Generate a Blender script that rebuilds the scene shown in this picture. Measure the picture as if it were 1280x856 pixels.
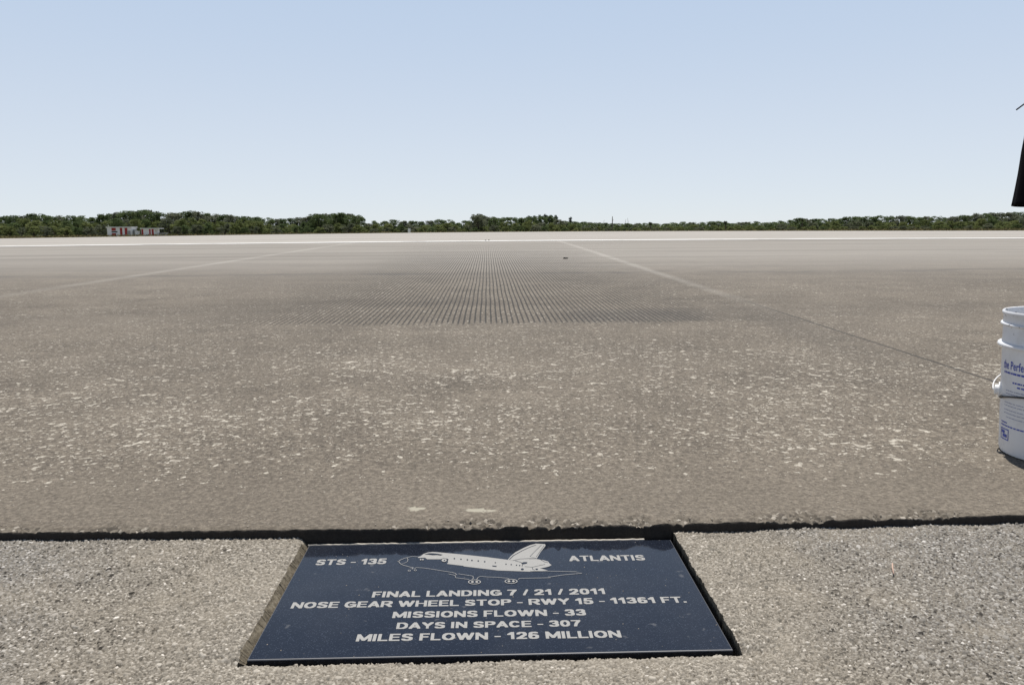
import bpy, bmesh, math, random
import numpy as np
from mathutils import Vector, Matrix, Quaternion

random.seed(7); rng = np.random.default_rng(7)
D = bpy.data
for o in list(D.objects): D.objects.remove(o)
scene = bpy.context.scene
COL = scene.collection
rad = math.radians

# ------------------------------------------------------------------ camera
F, W0, H0, CAMZ = 1000.0, 1280.0, 856.0, 0.55
yaw, pitch, roll = rad(1.7), math.atan(144 / F), rad(0.30)
FWD = np.array([math.sin(yaw) * math.cos(pitch), math.cos(yaw) * math.cos(pitch), -math.sin(pitch)])
_r = np.array([math.cos(yaw), -math.sin(yaw), 0.0]); _u = np.cross(_r, FWD)
RGT = _r * math.cos(roll) - _u * math.sin(roll)
UPV = _u * math.cos(roll) + _r * math.sin(roll)
CAM = np.array([0, 0, CAMZ])
cd = D.cameras.new('camera'); cam = D.objects.new('camera', cd); COL.objects.link(cam)
cd.sensor_width = 36; cd.lens = 36 * F / W0; cd.clip_start = 0.02; cd.clip_end = 9000
m = Matrix.Identity(4)
for i in range(3):
    m[i][0] = RGT[i]; m[i][1] = UPV[i]; m[i][2] = -FWD[i]; m[i][3] = CAM[i]
cam.matrix_world = m
scene.camera = cam

# ------------------------------------------------------------------ light
SUN_EL, SUN_AZ = rad(72.5), rad(8)
w = D.worlds.new('World'); scene.world = w; w.use_nodes = True
nt = w.node_tree; bg = nt.nodes['Background']
sky = nt.nodes.new('ShaderNodeTexSky'); sky.sky_type = 'NISHITA'; sky.sun_disc = False
sky.sun_elevation = SUN_EL; sky.sun_rotation = SUN_AZ
sky.altitude = 3000; sky.air_density = 1.0; sky.dust_density = 0.3; sky.ozone_density = 3.0
# humid coastal haze: a pale veil over the clear sky, thick near the horizon, thin overhead
tc = nt.nodes.new('ShaderNodeTexCoord'); sx = nt.nodes.new('ShaderNodeSeparateXYZ'); mr = nt.nodes.new('ShaderNodeMapRange'); mxw = nt.nodes.new('ShaderNodeMix')
nt.links.new(tc.outputs['Generated'], sx.inputs[0]); nt.links.new(sx.outputs[2], mr.inputs[0])
mr.interpolation_type = 'SMOOTHSTEP'
for i_, v_ in ((1, 0.24), (2, 0.65), (3, 0.70), (4, 0.0)): mr.inputs[i_].default_value = v_
mxw.data_type = 'RGBA'; nt.links.new(mr.outputs[0], mxw.inputs[0]); nt.links.new(sky.outputs[0], mxw.inputs[6]); 
hz = nt.nodes.new('ShaderNodeMapRange'); hz.interpolation_type = 'SMOOTHSTEP'; nt.links.new(sx.outputs[2], hz.inputs[0])
for i_, v_ in ((1, 0.0), (2, 0.30), (3, 0.0), (4, 1.0)): hz.inputs[i_].default_value = v_
veil = nt.nodes.new('ShaderNodeMix'); veil.data_type = 'RGBA'; nt.links.new(hz.outputs[0], veil.inputs[0])
veil.inputs[6].default_value = (14.9, 15.8, 16.9, 1); veil.inputs[7].default_value = (11.4, 13.7, 16.9, 1); nt.links.new(veil.outputs[2], mxw.inputs[7])
nt.links.new(mxw.outputs[2], bg.inputs[0]); bg.inputs[1].default_value = 0.06
sd = D.lights.new('sun', 'SUN'); sun = D.objects.new('sun', sd); COL.objects.link(sun)
sd.energy = 5.0; sd.angle = rad(0.53); sd.color = (1.0, 0.955, 0.89)
sdir = Vector((math.sin(SUN_AZ) * math.cos(SUN_EL), math.cos(SUN_AZ) * math.cos(SUN_EL), math.sin(SUN_EL)))
sun.rotation_euler = sdir.to_track_quat('Z', 'Y').to_euler()
scene.view_settings.view_transform = 'Standard'; scene.view_settings.look = 'None'
scene.view_settings.exposure = 0.0; scene.view_settings.gamma = 1.0
scene.view_settings.use_curve_mapping = False

# ------------------------------------------------------------------ survey helpers
SLOPE = 0.012
def ray(px, py):
    return FWD + RGT * (px - 640) / F - UPV * (py - 428) / F
def on_plane(px, py, z0=0.0, s=SLOPE):
    d = ray(px, py); t = (z0 - CAMZ) / (d[2] - s * d[1]); return CAM + t * d
def at_dist(px, py, dist):
    d = ray(px, py); return CAM + d * (dist / d[1])

# ------------------------------------------------------------------ mesh helpers
def link(name, me, mat=None, parent=None):
    o = D.objects.new(name, me); COL.objects.link(o)
    if mat is not None: me.materials.append(mat)
    if parent is not None: o.parent = parent
    return o
def empty(name, loc=(0, 0, 0), rz=0):
    o = D.objects.new(name, None); COL.objects.link(o); o.location = loc; o.rotation_euler = (0, 0, rz)
    o.empty_display_size = 0.1
    return o
def tag(o, label=None, cat=None, group=None, kind=None):
    if label: o['label'] = label
    if cat: o['category'] = cat
    if group: o['group'] = group
    if kind: o['kind'] = kind
    return o
def pydata(name, v, f, smooth=False):
    me = D.meshes.new(name); me.from_pydata([tuple(map(float, p)) for p in v], [], [tuple(map(int, q)) for q in f])
    me.update()
    if smooth: me.polygons.foreach_set('use_smooth', [True] * len(me.polygons))
    return me
def quads(name, co, faces, smooth=False):
    """fast numpy quad mesh"""
    me = D.meshes.new(name); n = len(faces); co = np.asarray(co, np.float32); faces = np.asarray(faces, np.int32)
    me.vertices.add(len(co)); me.vertices.foreach_set('co', co.ravel())
    me.loops.add(n * 4); me.loops.foreach_set('vertex_index', faces.ravel())
    me.polygons.add(n); me.polygons.foreach_set('loop_start', np.arange(0, n * 4, 4, dtype=np.int32))
    me.polygons.foreach_set('loop_total', np.full(n, 4, np.int32))
    if smooth: me.polygons.foreach_set('use_smooth', np.ones(n, bool))
    me.update(calc_edges=True); me.validate()
    return me
def grid_faces(nr, nc):
    i = np.arange(nr - 1)[:, None] * nc + np.arange(nc - 1)[None, :]
    return np.stack([i, i + 1, i + nc + 1, i + nc], -1).reshape(-1, 4)
class MB:
    def __init__(s): s.v = []; s.f = []
    def add(s, v, f):
        n = len(s.v); s.v += [tuple(p) for p in v]; s.f += [tuple(n + i for i in q) for q in f]; return s
    def box(s, x0, x1, y0, y1, z0, z1):
        v = [(x, y, z) for z in (z0, z1) for y in (y0, y1) for x in (x0, x1)]
        return s.add(v, [(0, 2, 3, 1), (4, 5, 7, 6), (0, 1, 5, 4), (2, 6, 7, 3), (0, 4, 6, 2), (1, 3, 7, 5)])
    def tube(s, pts, r, n=8, caps=True):
        pts = [Vector(p) for p in pts]; rr = r if isinstance(r, (list, tuple)) else [r] * len(pts)
        rings = []; ref = None
        for i, p in enumerate(pts):
            t = (pts[min(i + 1, len(pts) - 1)] - pts[max(i - 1, 0)]).normalized()
            if ref is None: ref = t.orthogonal().normalized()
            a = (ref - t * ref.dot(t)).normalized(); ref = a; b = t.cross(a)
            rings.append([p + (a * math.cos(k * 2 * math.pi / n) + b * math.sin(k * 2 * math.pi / n)) * rr[i] for k in range(n)])
        v = [p for q in rings for p in q]; f = []
        for i in range(len(pts) - 1):
            for k in range(n):
                f.append((i * n + k, i * n + (k + 1) % n, (i + 1) * n + (k + 1) % n, (i + 1) * n + k))
        if caps: f += [tuple(range(n - 1, -1, -1)), tuple((len(pts) - 1) * n + k for k in range(n))]
        return s.add(v, f)
    def lathe(s, prof, n=64):
        v = []; f = []
        for (r, z) in prof:
            for k in range(n):
                a = 2 * math.pi * k / n; v.append((r * math.cos(a), r * math.sin(a), z))
        for i in range(len(prof) - 1):
            for k in range(n):
                f.append((i * n + k, i * n + (k + 1) % n, (i + 1) * n + (k + 1) % n, (i + 1) * n + k))
        return s.add(v, f)
    def build(s, name, mat, parent=None, smooth=False):
        me = pydata(name, s.v, s.f, smooth)
        return link(name, me, mat, parent)
def vnoise(x, y, scale, seed=0, octv=1):
    """smooth value noise, 0..1"""
    x = np.asarray(x, float); y = np.asarray(y, float); out = np.zeros(np.broadcast(x, y).shape); amp = 1; tot = 0
    for o in range(octv):
        g = np.random.default_rng(seed + 31 * o).random((256, 256))
        X = x * scale * 2 ** o + 1000.0; Y = y * scale * 2 ** o + 1000.0
        xi = np.floor(X).astype(int); yi = np.floor(Y).astype(int); fx = X - xi; fy = Y - yi
        fx = fx * fx * (3 - 2 * fx); fy = fy * fy * (3 - 2 * fy)
        a = g[xi % 256, yi % 256]; b = g[(xi + 1) % 256, yi % 256]; c = g[xi % 256, (yi + 1) % 256]; d = g[(xi + 1) % 256, (yi + 1) % 256]
        out = out + amp * ((a * (1 - fx) + b * fx) * (1 - fy) + (c * (1 - fx) + d * fx) * fy); tot += amp; amp *= .5
    return out / tot
def sstep(a, b, x):
    t = np.clip((np.asarray(x, float) - a) / (b - a), 0, 1); return t * t * (3 - 2 * t)

# ------------------------------------------------------------------ node helpers
class G:
    def __init__(s, name, rough=0.8, spec=0.5):
        s.m = D.materials.new(name); s.m.use_nodes = True; s.t = s.m.node_tree
        s.b = s.t.nodes['Principled BSDF']; s.b.inputs['Roughness'].default_value = rough
        s.b.inputs['Specular IOR Level'].default_value = spec
        s._p = None
    def n(s, kind): return s.t.nodes.new('ShaderNode' + kind)
    def put(s, sock, v):
        if isinstance(v, bpy.types.NodeSocket): s.t.links.new(v, sock)
        elif isinstance(v, (tuple, list)) and sock.type == 'RGBA' and len(v) == 3: sock.default_value = (*v, 1)
        else: sock.default_value = v
    def P(s):
        if s._p is None: s._p = s.n('TexCoord').outputs['Object']
        return s._p
    def xyz(s):
        k = s.n('SeparateXYZ'); s.put(k.inputs[0], s.P()); return k.outputs
    def attr(s, name):
        k = s.n('Attribute'); k.attribute_name = name; return k.outputs
    def math(s, op, a, b=0.0, c=None, clamp=False):
        k = s.n('Math'); k.operation = op; k.use_clamp = clamp; s.put(k.inputs[0], a); s.put(k.inputs[1], b)
        if c is not None: s.put(k.inputs[2], c)
        return k.outputs[0]
    def add(s, a, b): return s.math('ADD', a, b)
    def sub(s, a, b): return s.math('SUBTRACT', a, b)
    def mul(s, a, b): return s.math('MULTIPLY', a, b)
    def ss(s, a, b, x, lo=0.0, hi=1.0):
        k = s.n('MapRange'); k.interpolation_type = 'SMOOTHSTEP'
        for i, v in enumerate((x, a, b, lo, hi)): s.put(k.inputs[i], v)
        return k.outputs[0]
    def noise(s, scale, detail=3, rough=.55, dist=0.0, vec=None):
        k = s.n('TexNoise'); s.put(k.inputs['Vector'], vec if vec is not None else s.P())
        k.inputs['Scale'].default_value = scale; k.inputs['Detail'].default_value = detail
        k.inputs['Roughness'].default_value = rough; k.inputs['Distortion'].default_value = dist
        return k.outputs[0]
    def voro(s, scale, feat='F1', vec=None, out='Distance', rnd=1.0):
        k = s.n('TexVoronoi'); k.feature = feat; s.put(k.inputs['Vector'], vec if vec is not None else s.P())
        k.inputs['Scale'].default_value = scale; k.inputs['Randomness'].default_value = rnd
        return k.outputs[out]
    def scaled(s, v):
        k = s.n('Mapping'); s.put(k.inputs[0], s.P()); k.inputs['Scale'].default_value = v; return k.outputs[0]
    def mix(s, f, a, b, mode='MIX'):
        k = s.n('Mix'); k.data_type = 'RGBA'; k.blend_type = mode
        s.put(k.inputs[0], f); s.put(k.inputs[6], a); s.put(k.inputs[7], b); return k.outputs[2]
    def ramp(s, f, stops):
        k = s.n('ValToRGB'); s.put(k.inputs[0], f); e = k.color_ramp.elements
        while len(e) < len(stops): e.new(.5)
        for q, (p, c) in zip(e, stops): q.position = p; q.color = (*c, 1)
        return k.outputs[0]
    def bump(s, h, strength=.5, dist=.01):
        k = s.n('Bump'); k.inputs['Strength'].default_value = strength; k.inputs['Distance'].default_value = dist
        s.put(k.inputs['Height'], h); s.put(s.b.inputs['Normal'], k.outputs[0])
    def col(s, c): s.put(s.b.inputs['Base Color'], c); return s
def plain(name, c, rough=.6, var=.12, scale=30, spec=.5, metal=0.0):
    g = G(name, rough, spec); n_ = g.noise(scale, 4)
    g.col(g.mix(n_, tuple(x * (1 - var) for x in c), tuple(min(1, x * (1 + var)) for x in c)))
    g.b.inputs['Metallic'].default_value = metal
    return g.m

# ------------------------------------------------------------------ materials of the ground
def mat_concrete():
    g = G('weathered_concrete', .82, .35)
    X, Y, Z = g.xyz()
    big = g.noise(.55, 4, .6); mid = g.noise(3.2, 6, .62); fine = g.noise(55, 4, .65); grit = g.noise(300, 3, .7)
    streak = g.noise(1.0, 5, .6, vec=g.scaled((.35, 1.6, 1)))
    mott = g.noise(110, 3, .7, .3)
    v = g.add(g.add(g.mul(mid, .28), g.add(g.mul(g.sub(fine, .5), .46), .17)), g.add(g.mul(streak, .2), g.mul(big, .18)))
    v = g.add(g.add(g.mul(g.sub(grit, .5), .65), g.mul(g.sub(mott, .5), .72)), v)
    base = g.ramp(v, [(.33, (.068, .056, .042)), (.46, (.118, .099, .076)), (.56, (.164, .139, .107)), (.70, (.240, .206, .162))])
    # smoother, dustier lip along the kerb
    lip = g.ss(2.0, 1.42, g.add(Y, g.mul(g.sub(mid, .5), .5)))
    base = g.mix(g.mul(lip, .24), base, (.190, .163, .129))
    # pale flakes where the skin of the slab has worn through
    near = g.mul(g.ss(1.38, 1.90, g.add(Y, g.mul(g.sub(big, .5), .3))), g.mul(g.ss(9.5, 6.0, Y), g.ss(4.6, 2.4, Y, .72, 1)))
    patch = g.ss(.36, .66, g.noise(1.7, 3, .55))
    wst = g.ss(.40, .62, g.noise(1.0, 3, .5, vec=g.scaled((.5, 2.2, 1))))
    dens = g.mul(near, g.add(.55, g.add(g.mul(patch, .28), g.mul(wst, .06))))
    f1 = g.noise(46, 3, .55, .15); f2 = g.noise(95, 2.5, .55, .15); f3 = g.noise(22, 4, .58, .4)
    th = g.mul(dens, .132)
    m1 = g.ss(.715, .731, g.add(f1, th)); m2 = g.ss(.733, .758, g.add(f2, th)); m3 = g.ss(.742, .755, g.add(f3, th))
    fl = g.math('MAXIMUM', g.math('MAXIMUM', m1, m2), m3)
    fl = g.mul(fl, g.ss(.05, .35, dens))
    flc = g.mix(g.ss(.3, .7, g.noise(90, 2)), (.28, .25, .203), (.57, .528, .448))
    base = g.mix(g.mul(fl, .88), base, flc)
    sp = g.mul(g.ss(.66, .74, g.noise(140, 2, .6)), g.ss(3.2, 1.5, Y))
    base = g.mix(g.mul(sp, .5), base, (.33, .30, .245))
    # two larger bare spots near the lip
    def spot(cx, cy, rx, ry):
        dx = g.math('DIVIDE', g.sub(g.add(X, g.mul(g.sub(f3, .5), .055)), cx), rx)
        dy = g.math('DIVIDE', g.sub(g.add(Y, g.mul(g.sub(f1, .5), .032)), cy), ry)
        return g.ss(1.5, .55, g.add(g.mul(dx, dx), g.mul(dy, dy)))
    s_ = g.math('MAXIMUM', spot(-.018, 1.462, .031, .0105), spot(-.141, 1.478, .014, .010))
    base = g.mix(g.mul(s_, .8), base, (.40, .375, .30))
    # saw-cut friction grooves, filled with dirt
    gx = g.math('FRACT', g.math('DIVIDE', g.add(X, g.mul(g.sub(g.noise(.8, 1), .5), .01)), .0290))
    tri = g.math('ABSOLUTE', g.sub(gx, .5))
    gl = g.ss(.185, .135, tri)
    start = g.ss(4.12, 4.24, g.add(Y, g.mul(g.sub(g.noise(6, 2), .5), .25)))
    side = g.ss(2.0, .70, g.math('ABSOLUTE', g.add(X, g.mul(g.sub(mid, .5), .9))))
    fade = g.ss(19.0, 8.5, Y)
    wear = g.ss(.28, .55, g.noise(2.6, 4, .6))
    gm = g.mul(g.mul(g.mul(gl, start), g.mul(side, fade)), g.add(.62, g.mul(wear, .38)))
    # dark rubber and dirt stains
    st = g.mul(g.ss(3.7, 4.4, Y), g.ss(5.9, 4.9, g.add(Y, g.mul(g.sub(big, .5), 1.2))))
    st = g.mul(st, g.ss(.30, .60, g.noise(1.2, 4, .6, vec=g.scaled((.5, 1.5, 1)))))
    base = g.mix(g.mul(st, .15), base, (.060, .053, .045))
    tx = g.mul(g.ss(.35, .60, X), g.ss(1.45, 1.0, X)); tyre = g.mul(g.mul(tx, g.ss(4.15, 4.3, Y)), g.ss(5.0, 4.55, Y))
    base = g.mix(g.mul(tyre, .26), base, (.036, .037, .040))
    yw = g.add(Y, g.mul(g.sub(g.noise(.9, 3), .5), .75))
    ln = g.mul(g.ss(.16, .03, g.math('ABSOLUTE', g.sub(yw, 8.0))), g.ss(.30, .62, g.noise(1.3, 3, vec=g.scaled((1, .2, 1)))))
    base = g.mix(g.mul(ln, .75), base, (.050, .044, .038))
    # longitudinal joints: a fine crack close by, a pale smear of sealant further out
    xr = g.add(X, g.mul(g.sub(g.noise(5, 3), .5), .016))
    crack = g.mul(g.ss(.0085, .004, g.math('ABSOLUTE', g.sub(xr, 1.692))), g.ss(5.8, 4.4, Y))
    base = g.mix(g.mul(crack, .85), base, (.03, .027, .024))
    sm = g.mul(g.ss(.095, .0, g.math('ABSOLUTE', g.sub(xr, 1.68))), g.mul(g.ss(4.0, 6.5, Y), g.ss(30, 20, Y)))
    xl = g.add(X, g.sub(g.math('MULTIPLY', g.sub(Y, 6.0), -.034), -3.56))
    sm2 = g.mul(g.ss(.13, .0, g.math('ABSOLUTE', xl)), g.mul(g.ss(3.0, 5.2, Y), g.ss(26, 17, Y)))
    dk = g.mul(g.ss(.22, .08, g.math('ABSOLUTE', g.sub(xr, 1.55))), g.mul(g.ss(5.6, 4.6, Y), g.ss(2.6, 3.6, Y)))
    base = g.mix(g.mul(dk, .22), base, (.06, .053, .045))
    # far slabs paler: grazing sheen put into the colour; paler concrete past the line
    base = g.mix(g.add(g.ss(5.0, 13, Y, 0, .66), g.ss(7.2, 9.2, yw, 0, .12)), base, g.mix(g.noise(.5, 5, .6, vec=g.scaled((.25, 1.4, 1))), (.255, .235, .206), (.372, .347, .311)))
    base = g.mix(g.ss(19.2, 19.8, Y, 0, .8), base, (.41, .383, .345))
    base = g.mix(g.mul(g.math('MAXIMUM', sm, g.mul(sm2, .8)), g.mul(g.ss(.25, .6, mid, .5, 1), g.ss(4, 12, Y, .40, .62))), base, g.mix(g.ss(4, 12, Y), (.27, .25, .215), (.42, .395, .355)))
    base = g.mix(g.mul(gm, .84), base, (.022, .020, .017))
    lst = g.noise(1.0, 5, .65, vec=g.scaled((.09, 1.5, 1)))
    base = g.mix(g.mul(g.ss(5, 9, Y), g.ss(.56, .36, lst, 0, .34)), base, (.12, .108, .092))
    # kerb face, its deep shade put into a near-black colour
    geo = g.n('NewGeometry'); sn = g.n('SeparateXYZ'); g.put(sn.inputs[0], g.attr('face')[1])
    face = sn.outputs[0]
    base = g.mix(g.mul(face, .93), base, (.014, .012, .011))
    kv = g.n('SeparateColor'); g.put(kv.inputs[0], g.voro(150, out='Color'))
    crumb = g.ramp(kv.outputs[0], [(.12, (.060, .051, .040)), (.45, (.140, .119, .092)), (.88, (.195, .170, .136)), (.98, (.42, .38, .32))])
    base = g.mix(g.mul(g.ss(.08, .55, g.add(sn.outputs[1], g.mul(g.sub(fine, .5), .5))), .9), base, crumb)
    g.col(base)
    h = g.add(g.add(g.mul(fine, .5), g.mul(grit, .35)), g.sub(g.mul(fl, -.25), g.mul(gm, 1.6)))
    g.bump(h, .42, .0035)
    return g.m
def mat_asphalt():
    g = G('aged_chip_asphalt', .85, .3)
    a = g.n('SeparateXYZ'); g.put(a.inputs[0], g.attr('stone')[1])
    tone, bind, far = a.outputs
    big = g.noise(2.3, 4, .6); fine = g.noise(420, 3, .7); mid = g.noise(24, 3)
    X, Y, Z = g.xyz()
    stone = g.ramp(tone, [(0, (.030, .025, .018)), (.22, (.150, .134, .110)), (.52, (.305, .275, .229)), (.85, (.42, .385, .33)), (1, (.74, .69, .62))])
    grey = g.ramp(tone, [(0, (.026, .024, .022)), (.28, (.175, .166, .153)), (.70, (.325, .311, .290)), (1, (.58, .56, .53))])
    gm = g.mul(g.ss(.40, .85, g.math('ABSOLUTE', g.add(X, g.mul(g.sub(big, .5), .9)))), .8)
    c = g.mix(gm, stone, grey)
    # pale slurry trodden in round the plaque
    dxp = g.math('MAXIMUM', g.sub(g.math('ABSOLUTE', g.sub(X, .0)), .30), 0.0); dyp = g.math('MAXIMUM', g.sub(1.0, Y), 0.0)
    dp = g.add(g.add(dxp, g.mul(dyp, .5)), g.mul(g.sub(big, .5), .22))
    slur = g.ss(.26, .0, dp)
    c = g.mix(g.mul(slur, .38), c, (.44, .40, .335))
    c = g.mix(g.mul(bind, .85), c, g.ramp(g.noise(260, 3, .65), [(.38, (.055, .048, .039)), (.49, (.180, .161, .132)), (.66, (.265, .241, .204))]))
    dust = g.ss(.46, .70, g.noise(5.5, 4, .6))
    c = g.mix(g.mul(dust, .35), c, (.34, .30, .24))
    c = g.mix(g.mul(g.sub(fine, .35), .4), c, (.07, .062, .052))
    g.col(c)
    g.bump(g.add(fine, g.mul(g.noise(900, 2), .5)), .35, .0012)
    return g.m
def mat_granite():
    g = G('polished_dark_granite', .07, .5)
    sp = g.voro(900, out='Color'); k = g.n('SeparateColor'); g.put(k.inputs[0], sp)
    n1 = g.noise(700, 2, .6); n2 = g.noise(9, 4)
    c = g.mix(n1, (.006, .008, .014), (.016, .021, .034))
    c = g.mix(g.mul(g.ss(.90, .97, k.outputs[0]), .7), c, (.055, .068, .095))
    # dust film, thicker in places, and a few dried spots
    c = g.mix(g.ss(.35, .75, n2, .005, .03), c, (.30, .30, .30))
    spots = g.ss(.70, .76, g.noise(38, 2, .5))
    c = g.mix(g.mul(spots, .14), c, (.45, .44, .42))
    g.col(c)
    g.put(g.b.inputs['Roughness'], g.ss(.3, .8, g.noise(14, 5), .05, .16))
    return g.m
M = {}
M['concrete'] = mat_concrete(); M['asphalt'] = mat_asphalt(); M['granite'] = mat_granite()
M['engraved'] = plain('engraved_pale_grey', (.315, .312, .30), .8, .2, 700)
M['arris'] = plain('arris_painted_glint', (.10, .105, .118), .5, .3, 400)  # bevel's bright sky reflection put into a paler stone colour
M['etch_dark'] = plain('dark_etched_gap', (.012, .016, .026), .3, .2, 300)
M['mortar'] = plain('pale_mortar', (.50, .46, .40), .9, .3, 160)
M['recess'] = None
g = G('worn_white_paint', .7); X, Y, Z = g.xyz()
g.col(g.mix(g.ss(.52, .66, g.noise(1.1, 6, .65)), (.72, .71, .68), (.46, .44, .41))); M['paint'] = g.m
g = G('dry_grass_ground', .95, .1)
g.col(g.ramp(g.noise(.5, 6, .7), [(.3, (.07, .075, .03)), (.55, (.15, .13, .06)), (.75, (.25, .21, .12))])); M['grass'] = g.m
g = G('recess_cut_face', .9, .2)
g.col(g.ramp(g.noise(90, 4, .7), [(.3, (.06, .05, .036)), (.55, (.17, .145, .105)), (.75, (.27, .24, .185))])); g.bump(g.noise(200, 3), .5, .003); M['recess'] = g.m

# ------------------------------------------------------------------ ground sheets
def dip(x):
    x = np.asarray(x, float); return 0.27 * (1 - np.exp(-x ** 2 / 1100.0)) - .0026 * np.clip(x, -60, 60)
def zrun(x, y):
    y = np.asarray(y, float)
    z = np.where(y < 14, SLOPE * y, 0)
    t = np.clip((y - 14) / 14, 0, 1)
    z = np.where(y >= 14, SLOPE * 14 + SLOPE * 14 * (t - t * t / 2) + 0 * y, z)
    return z - dip(x) * sstep(3, 20, y)
KX = lambda x: 1.384 + 0.018 * np.minimum(np.asarray(x, float) ** 2, 1.6)     # line of the kerb in plan
YFAR = 50.0
ASPH = -0.019                                                                   # asphalt surface below the slab plane
def build_runway():
    xf = np.arange(-1.25, 1.30, .0022)
    xc = np.concatenate([-np.geomspace(400, 1.26, 60), xf, np.geomspace(1.31, 400, 60)])
    inner = np.concatenate([np.arange(0, .05, .0022), np.geomspace(.053, 50 - 1.4, 110)])
    nc = len(xc)
    # how badly the lip is broken along its length
    win = .18 + .45 * sstep(-.56, -.66, xc) + .62 * sstep(-.22, -.12, xc) * sstep(.40, .33, xc) + .75 * sstep(.36, .42, xc) * sstep(.90, .80, xc)
    win = np.where(np.abs(xc + .40) < .15, .10, win)
    n1 = vnoise(xc, 0 * xc, 22, 3, 5); n2 = vnoise(xc, 0 * xc + 3, 90, 9, 4)
    chip = np.clip((n1 - .24) * 2.0, 0, 1) * win
    edge = KX(xc) + .005 * (n2 - .5) + chip * .009
    rows = []; fa = []; fb = []
    low = -.045
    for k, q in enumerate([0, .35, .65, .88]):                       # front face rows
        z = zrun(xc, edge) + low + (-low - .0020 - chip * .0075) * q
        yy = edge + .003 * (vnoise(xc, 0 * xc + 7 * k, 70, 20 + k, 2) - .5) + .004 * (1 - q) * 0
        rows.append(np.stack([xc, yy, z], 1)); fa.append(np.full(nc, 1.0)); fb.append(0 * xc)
    for d in inner:
        y = edge + d * (YFAR - edge) / (50 - 1.4) if d > .06 else edge + d
        y = np.minimum(y, YFAR)
        z = zrun(xc, y)
        wgt = np.exp(-(d / (.005 + .026 * chip * (.5 + vnoise(xc, 0 * xc + d, 60, 77, 2)))) ** 2)
        rough = vnoise(xc, 0 * xc + d, 105, 41, 2) - .5; pit = np.clip(vnoise(xc, 0 * xc + d, 170, 57, 2) - .52, 0, 1)
        z = z - wgt * (.002 + chip * .0065) + wgt * np.minimum(chip * 1.6, 1) * (rough * .0085 - pit * .020)
        rows.append(np.stack([xc, y, z], 1))
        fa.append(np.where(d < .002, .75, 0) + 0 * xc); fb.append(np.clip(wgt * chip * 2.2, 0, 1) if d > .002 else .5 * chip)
    rows.append(np.stack([xc, 0 * xc + YFAR + .02, zrun(xc, 0 * xc + YFAR) - .5], 1)); fa.append(0 * xc); fb.append(0 * xc)
    co = np.concatenate(rows); me = quads('runway', co, grid_faces(len(rows), nc), True)
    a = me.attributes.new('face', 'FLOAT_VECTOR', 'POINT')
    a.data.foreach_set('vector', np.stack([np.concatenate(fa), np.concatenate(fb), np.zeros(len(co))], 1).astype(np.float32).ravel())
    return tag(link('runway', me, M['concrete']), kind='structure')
build_runway()

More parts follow.
